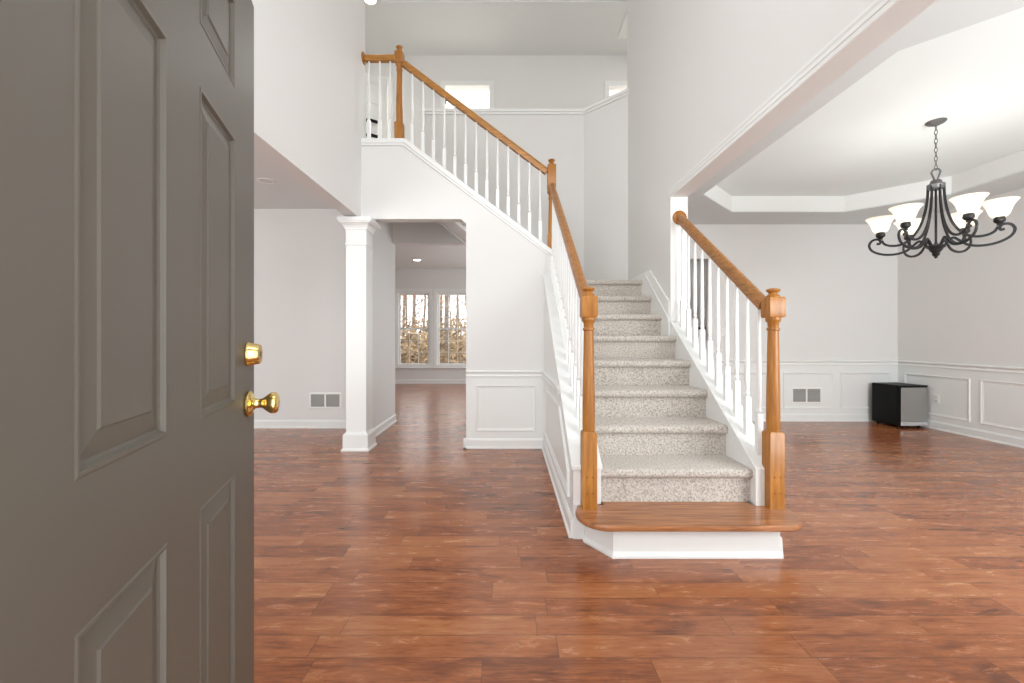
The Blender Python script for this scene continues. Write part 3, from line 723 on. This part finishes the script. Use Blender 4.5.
# ------------------------------------------------------------------ vents, switches, outlet
def vent(label, x0, x1, z0, z1, y):
    r = thing('wall_vent', label, 'vent', ((x0+x1)/2, y, z0), group='wall vents')
    w, h = x1-x0, z1-z0; a, b_ = -w/2, w/2
    mb = MB()
    mb.rings([[(p[0], yy, p[1]) for p in q] for q, yy in ((ccw(a, b_, 0, h), 0), (ccw(a, b_, 0, h), -.004), (ccw(a+.008, b_-.008, .008, h-.008), -.009), (ccw(a+.024, b_-.024, .024, h-.024), -.009), (ccw(a+.024, b_-.024, .024, h-.024), -.001))], False)
    mb.box(-.010, .010, -.009, -.001, .024, h-.024)
    mb.build('vent_frame', 'plate', r)
    MB().box(a+.024, b_-.024, -.002, -.0005, .024, h-.024).build('backing', 'vent_back', r)
    mb = MB(); n = 11
    for i in range(n):
        z = .028+(h-.056)*(i+.5)/n
        for p, q in ((a+.024, -.010), (.010, b_-.024)):
            mb.prism([(-.0075, z-.004), (-.0065, z-.004), (-.0022, z+.0035), (-.0032, z+.0035)], p, q, 'x')
    mb.build('grille', 'dark_slot', r)
vent('pale louvred wall vent low on the living room wall beside the white column', -2.54, -2.125, .25, .455, 5.45)
vent('pale louvred wall vent inside a wainscot frame beyond the oak newel', 3.91, 4.335, .245, .47, DY-.004)
def plate(name, label, cat, loc, rot, kind):
    r = thing(name, label, cat, loc, rot)
    mb = MB(); mb.rings([[(p[0], yy, p[1]) for p in q] for q, yy in ((ccw(-.036, .036, -.058, .058), 0), (ccw(-.036, .036, -.058, .058), -.003), (ccw(-.032, .032, -.054, .054), -.006))], True, True)
    mb.build('cover_plate', 'plate', r)
    if kind == 'switch':
        MB().box(-.016, .016, -.010, -.0055, -.033, .033).build('rocker', 'trim_paint', r, bevel=.002)
    else:
        for z in (-.020, .020):
            s = MB().lathe([(0, 0), (.0165, 0), (.0165, .003), (0, .003)], 20); bmesh.ops.transform(s.b, matrix=Matrix.Rotation(PI/2, 4, 'X'), verts=s.b.verts)
            s = s.build('socket', 'trim_paint', r, (0, -.0055, z))
            for x in (-.006, .006): MB().box(x-.0012, x+.0012, -.0045, -.0028, -.004, .006).build('slot', 'slot_dark', s)
plate('wall_outlet', 'white electrical outlet on the dining room wall just past the small fridge', 'outlet', (DX-.004, 5.36, .385), -PI/2, 'outlet')
plate('light_switch', 'white light switch on the dining room wall seen through the stair balusters', 'switch', (2.985, DY, 1.235), 0, 'switch')
plate('light_switch', 'white light switch on the passage wall behind the white column', 'switch', (-1.56, 4.82, 1.17), -PI/2+PI, 'switch')

# ------------------------------------------------------------------ recessed lights
def downlight(label, x, y, z, lit, r=.085, power=0):
    t = thing('recessed_light', label, 'ceiling light', (x, y, z), group='recessed ceiling lights')
    MB().lathe([(r, 0), (r, -.004), (r*.96, -.007), (r*.78, -.006), (r*.74, -.001), (r*.74, 0)], 32, capb=False, capt=False).build('trim_ring', 'trim_paint', t, smooth=40)
    MB().lathe([(0, -.0035), (r*.75, -.0035), (r*.75, -.001), (0, -.001)], 32).build('lens', 'lamp_lens' if lit else 'lamp_off', t)
    if lit and power: spot('recessed_lamp', (x, y, z-.02), power)
downlight('unlit white recessed light in the living room ceiling', -2.54, 4.48, 2.80, False)
downlight('glowing recessed light in the ceiling of the far window room', -2.04, 9.57, 2.90, True, power=12, r=.11)
downlight('glowing recessed light high over the upper hall railing', -1.80, 5.555, 5.56, True, power=14, r=.10)
hp = MB().box(1.60, 2.3, 5.75, 6.25, 5.535, 5.56).build('attic_hatch', 'trim_paint', bevel=.006)
tag(hp, 'white attic hatch panel in the upper hall ceiling', 'hatch')

# ------------------------------------------------------------------ inner doors seen ajar
d2 = struct(bpy.data.objects.new('door_2', None)); col.objects.link(d2)
d2.location = (-1.865, 6.60, 3.12); d2.rotation_euler[2] = math.atan2(-.42, -.58)
door_leaf(.72, 2.02, [(a, b_, z0, z1) for a, b_ in ((.12, .31), (.41, .60)) for z0, z1 in ((.2, .83), (1.0, 1.6), (1.72, 1.91))], .035, 'door_leaf', 'trim_paint', d2)
for z in (1.08, 1.30):
    hd = turned('door_handle', [(0, 0), (.032, 0), (.032, .010), (.012, .014), (.012, .05), (0, .05)], 'black_plastic', d2, (.30, 0, z))
    MB().box(-.135, .014, .036, .052, -.026, .022).build('lever', 'black_plastic', hd, bevel=.005)
hg = MB().box(-.975, -.955, 6.645, 6.70, 4.80, 4.90).build('hinge', 'pewter', bevel=.003)
hg.parent = d2; hg.matrix_parent_inverse = (Matrix.Translation(d2.location) @ Matrix.Rotation(d2.rotation_euler[2], 4, 'Z')).inverted()
d3 = struct(bpy.data.objects.new('door_3', None)); col.objects.link(d3)
d3.location = (2.772, 6.08, 0); d3.rotation_euler[2] = math.atan2(.909, .416)
door_leaf(.76, 2.10, [(a, b_, z0, z1) for a, b_ in ((.12, .33), (.43, .64)) for z0, z1 in ((.2, .83), (1.0, 1.6), (1.72, 1.96))], .035, 'door_leaf', 'trim_paint', d3)
for s, y in ((1, 0), (-1, -.035)):
    o = turned('door_handle', [(0, 0), (.026, 0), (.026, .008), (.010, .012), (.010, .03), (.026, .04), (.027, .05), (.018, .056), (0, .057)], 'black_plastic', d3, (.06, y, 1.29))
    if s < 0: o.rotation_euler = (PI, 0, 0)

# ------------------------------------------------------------------ woods outside the family room windows
mb = MB(); b = mb.b
gx = [-24+2*i for i in range(20)]; gy = [10.9, 12, 14, 17, 20, 24, 28, 33, 40]
def gz(x, y): return -.35 + .055*max(0, y-12) + .12*math.sin(x*.9+y*.5)
V = [[b.verts.new((x, y, gz(x, y))) for x in gx] for y in gy]
for j in range(len(gy)-1):
    for i in range(len(gx)-1): b.faces.new((V[j][i], V[j][i+1], V[j+1][i+1], V[j+1][i]))
struct(mb.build('ground', 'leaf_litter'))
rnd = random.Random(3)
for k in range(17):
    y = 14.5 + k*1.3; t = -.31 + .27*((k*0.618) % 1); x = t*y
    gold = k % 3 == 0
    tr = thing('tree', 'slim golden leaved tree in the woods beyond the far windows' if gold else 'slim rusty leaved tree in the woods beyond the far windows', 'tree', (x, y, gz(x, y)-.05), group='golden trees outside' if gold else 'rusty trees outside')
    H = rnd.uniform(7, 11); r0 = rnd.uniform(.06, .13); lean = rnd.uniform(-.4, .4)
    mb = MB(); path = [(lean*(i/7)**1.5+rnd.uniform(-.04, .04), rnd.uniform(-.04, .04), H*i/7) for i in range(8)]
    mb.tube(path, r0, 8, up=(0, 1, 0), radii=[1-.8*i/7 for i in range(8)])
    ends = []
    for i in range(9):
        f = rnd.uniform(.18, .95); z = H*f; a = rnd.uniform(0, 2*PI); L = rnd.uniform(.7, 1.6)
        p0 = Vector((lean*f**1.5, 0, z)); p1 = p0+Vector((math.cos(a)*L*.5, math.sin(a)*L*.5, L*.35)); p2 = p0+Vector((math.cos(a)*L, math.sin(a)*L, L*.6))
        mb.tube([p0, p1, p2], r0*.3, 5, radii=[1, .6, .2]); ends += [p1, p2, (p0+p2)/2]
    mb.build('trunk', 'bark', tr, smooth=60)
    mb = MB(); b = mb.b
    for i in range(260):
        c = rnd.choice(ends)+Vector((rnd.gauss(0, .35), rnd.gauss(0, .35), rnd.gauss(0, .3)))
        s = rnd.uniform(.04, .085); u = Vector((rnd.gauss(0, 1), rnd.gauss(0, 1), rnd.gauss(0, 1))).normalized(); v = u.orthogonal().normalized()
        b.faces.new([b.verts.new(c+u*s), b.verts.new(c+v*s*.6), b.verts.new(c-u*s), b.verts.new(c-v*s*.6)])
    mb.build('foliage', 'gold_leaf' if gold else 'rusty_leaf', tr)

mb = MB(); b = mb.b
for i in range(9000):
    y = rnd.uniform(13, 24); x = y*rnd.uniform(-.33, -.04); z = gz(x, y)+rnd.random()**1.5*(1.5+.05*(y-13))
    c = Vector((x, y, z)); q = rnd.uniform(.04, .11); u = Vector((rnd.gauss(0, 1), rnd.gauss(0, 1), rnd.gauss(0, 1))).normalized(); v = u.orthogonal().normalized()
    b.faces.new([b.verts.new(c+u*q), b.verts.new(c+v*q*.6), b.verts.new(c-u*q), b.verts.new(c-v*q*.6)])
ug = mb.build('undergrowth', 'brush'); ug['kind'] = 'stuff'; tag(ug, 'brown autumn undergrowth outside the far windows', 'undergrowth')
